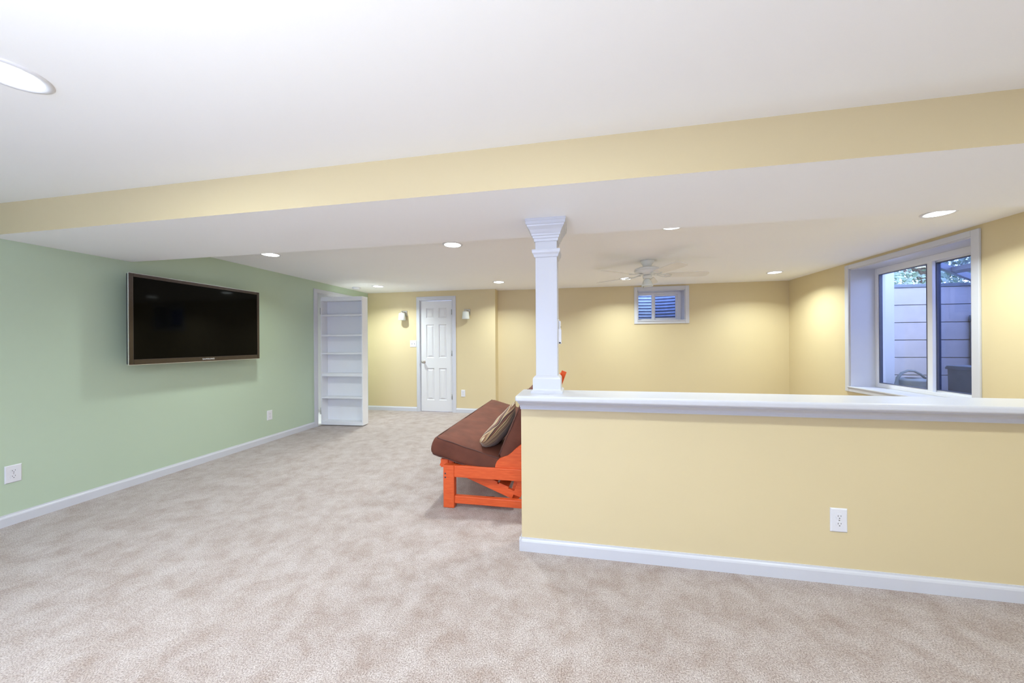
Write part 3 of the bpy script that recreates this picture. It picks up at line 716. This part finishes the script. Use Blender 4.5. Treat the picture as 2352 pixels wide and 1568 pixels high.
def cushion(name, size, parent, loc, rot, m, bulge=.02, seed=0, r=.04, wrinkle=.006, res=.035):
    """softly stuffed block, local x = depth, y = length, z = thickness, origin at the block's centre"""
    sx, sy, sz = size
    nx, ny, nz_ = max(4, int(sx / res)), max(4, int(sy / res)), max(4, int(sz / res) + 2)
    b = BM(); bmesh.ops.create_cube(b, size=1.0)
    bmesh.ops.subdivide_edges(b, edges=[e for e in b.edges if abs((e.verts[0].co - e.verts[1].co).x) > .5], cuts=nx, use_grid_fill=True)
    bmesh.ops.subdivide_edges(b, edges=[e for e in b.edges if abs((e.verts[0].co - e.verts[1].co).y) > .5], cuts=ny, use_grid_fill=True)
    bmesh.ops.subdivide_edges(b, edges=[e for e in b.edges if abs((e.verts[0].co - e.verts[1].co).z) > .5], cuts=nz_, use_grid_fill=True)
    for v in b.verts:
        p = Vector((v.co.x * sx, v.co.y * sy, v.co.z * sz))
        q = Vector((max(-sx / 2 + r, min(sx / 2 - r, p.x)), max(-sy / 2 + r, min(sy / 2 - r, p.y)), max(-sz / 2 + r, min(sz / 2 - r, p.z))))
        d = p - q
        n = d.normalized() if d.length > 1e-6 else Vector()
        p = q + n * min(d.length, r) if d.length > 1e-6 else p
        fx = max(0, 1 - (2 * p.x / sx) ** 2); fyy = max(0, 1 - (2 * p.y / sy) ** 4)
        fz = max(0, 1 - (2 * p.z / sz) ** 2)
        p.z += bulge * (1 if p.z > 0 else -.5) * fx * fyy * min(1, abs(p.z) / (sz * .3))
        p.x += bulge * .9 * (1 if p.x > 0 else -1) * fz * min(1, abs(p.x) / (sx * .4))
        p.y += bulge * .4 * (1 if p.y > 0 else -1) * fz * min(1, abs(p.y) / (sy * .45))
        w_ = noise.noise(Vector((p.x * 7 + seed, p.y * 5, p.z * 7))) + .5 * noise.noise(Vector((p.x * 18, p.y * 14 + seed, p.z * 16)))
        p += n * w_ * wrinkle
        v.co = p
    for f in b.faces: f.smooth = True
    return mk(name, b, m, parent, loc, rot)
fm = tag(empty('futon_mattress', (-1.1, 2.57, .33)), 'folded brown suede futon mattress lying on the cherry frame', 'mattress')
th_s = math.atan2(.123, .441)
MLEN = 1.83
sd_, stt = 0.56, 0.150
# seat half: local x' runs from front to back, downwards
cs = Vector((-.845, 2.57 + MLEN / 2, .388)) - fm.location
seat = cushion('seat_cushion', (sd_, MLEN, stt), fm, cs, (0, th_s, 0), 'suede', .022, 3, .03)
back = cushion('back_cushion', (.57, MLEN, .145), fm, Vector((-.425, 2.58 + MLEN / 2, .632)) - fm.location, (0, -math.radians(66), 0), 'suede', .018, 9, .035)
# piping along the end-face seams
def piping(parent, sx, sy, sz, zs):
    for zz_ in zs:
        b = BM(); e = .006
        x0, x1, y0, y1 = -sx / 2 + e, sx / 2 - e, -sy / 2 + e, sy / 2 - e
        k = .02
        pts = [(x1, y0, zz_)] + [(x1 - (x1 - x0 - k) * i / 14, y0, zz_ + .002 * math.sin(i * 1.3)) for i in range(1, 15)]
        pts += [(x0 + k * (1 - math.sin(q)), y0 + k * (1 - math.cos(q)), zz_) for q in (PI / 6, PI / 3, PI / 2)]
        pts += [(x0 - .002, y0 + k + (y1 - y0 - 2 * k) * i / 40, zz_) for i in range(1, 41)]
        tube(b, pts, .0048, 6)
        mk('piping', b, 'piping', parent)
piping(seat, sd_, MLEN, stt, (stt / 2 - .008, -stt / 2 + .008))
piping(back, .57, MLEN, .145, (.145 / 2 - .008,))

# pillow
def pillow(name, s, t, m, loc, rot):
    n = 26; b = BM(); G = {}
    for side in (1, -1):
        for i in range(n + 1):
            for j in range(n + 1):
                u, v = 2 * i / n - 1, 2 * j / n - 1
                edge = (i in (0, n)) or (j in (0, n))
                if side == -1 and edge: G[(side, i, j)] = G[(1, i, j)]; continue
                k = (max(0, (1 - u ** 2)) * max(0, (1 - v ** 2))) ** .42
                pull = 1 - .10 * (1 - abs(u) ** 2) * abs(v) ** 2
                pull2 = 1 - .10 * (1 - abs(v) ** 2) * abs(u) ** 2
                x, y = u * s / 2 * pull2, v * s / 2 * pull
                wz = noise.noise(Vector((x * 13, y * 13, side * 2.0))) * .012 * (1 - k * .5)
                G[(side, i, j)] = b.verts.new((x, y, side * t / 2 * k + wz + .05 * (x * x + y * y) / (s * s)))
        for i in range(n):
            for j in range(n):
                q = [G[(side, i, j)], G[(side, i + 1, j)], G[(side, i + 1, j + 1)], G[(side, i, j + 1)]]
                if side < 0: q.reverse()
                f = b.faces.new(q); f.smooth = True
    return mk(name, b, m, None, loc, rot)
def look_rot(nrm, upv):
    z = Vector(nrm).normalized(); y = (Vector(upv) - z * Vector(upv).dot(z)).normalized(); x = y.cross(z)
    return Matrix((x, y, z)).transposed().to_euler()
pil = pillow('throw_pillow', .43, .125, 'stripe', (-.645, 2.82, .535), look_rot((-.80, .12, .58), (.35, .55, .75)))
tag(pil, 'gold and brown striped throw pillow leaning on the brown mattress', 'pillow')
# pen under the futon
pn = BM(); tube(pn, [(-.035, 0, .008), (.035, .004, .008)], .006, 8); tube(pn, [(-.02, -.008, .012), (.03, -.006, .012)], .003, 6)
tag(mk('pen', pn, 'pen', None, (-.71, 2.765, 0)), 'small dark pen on the carpet under the futon', 'pen')
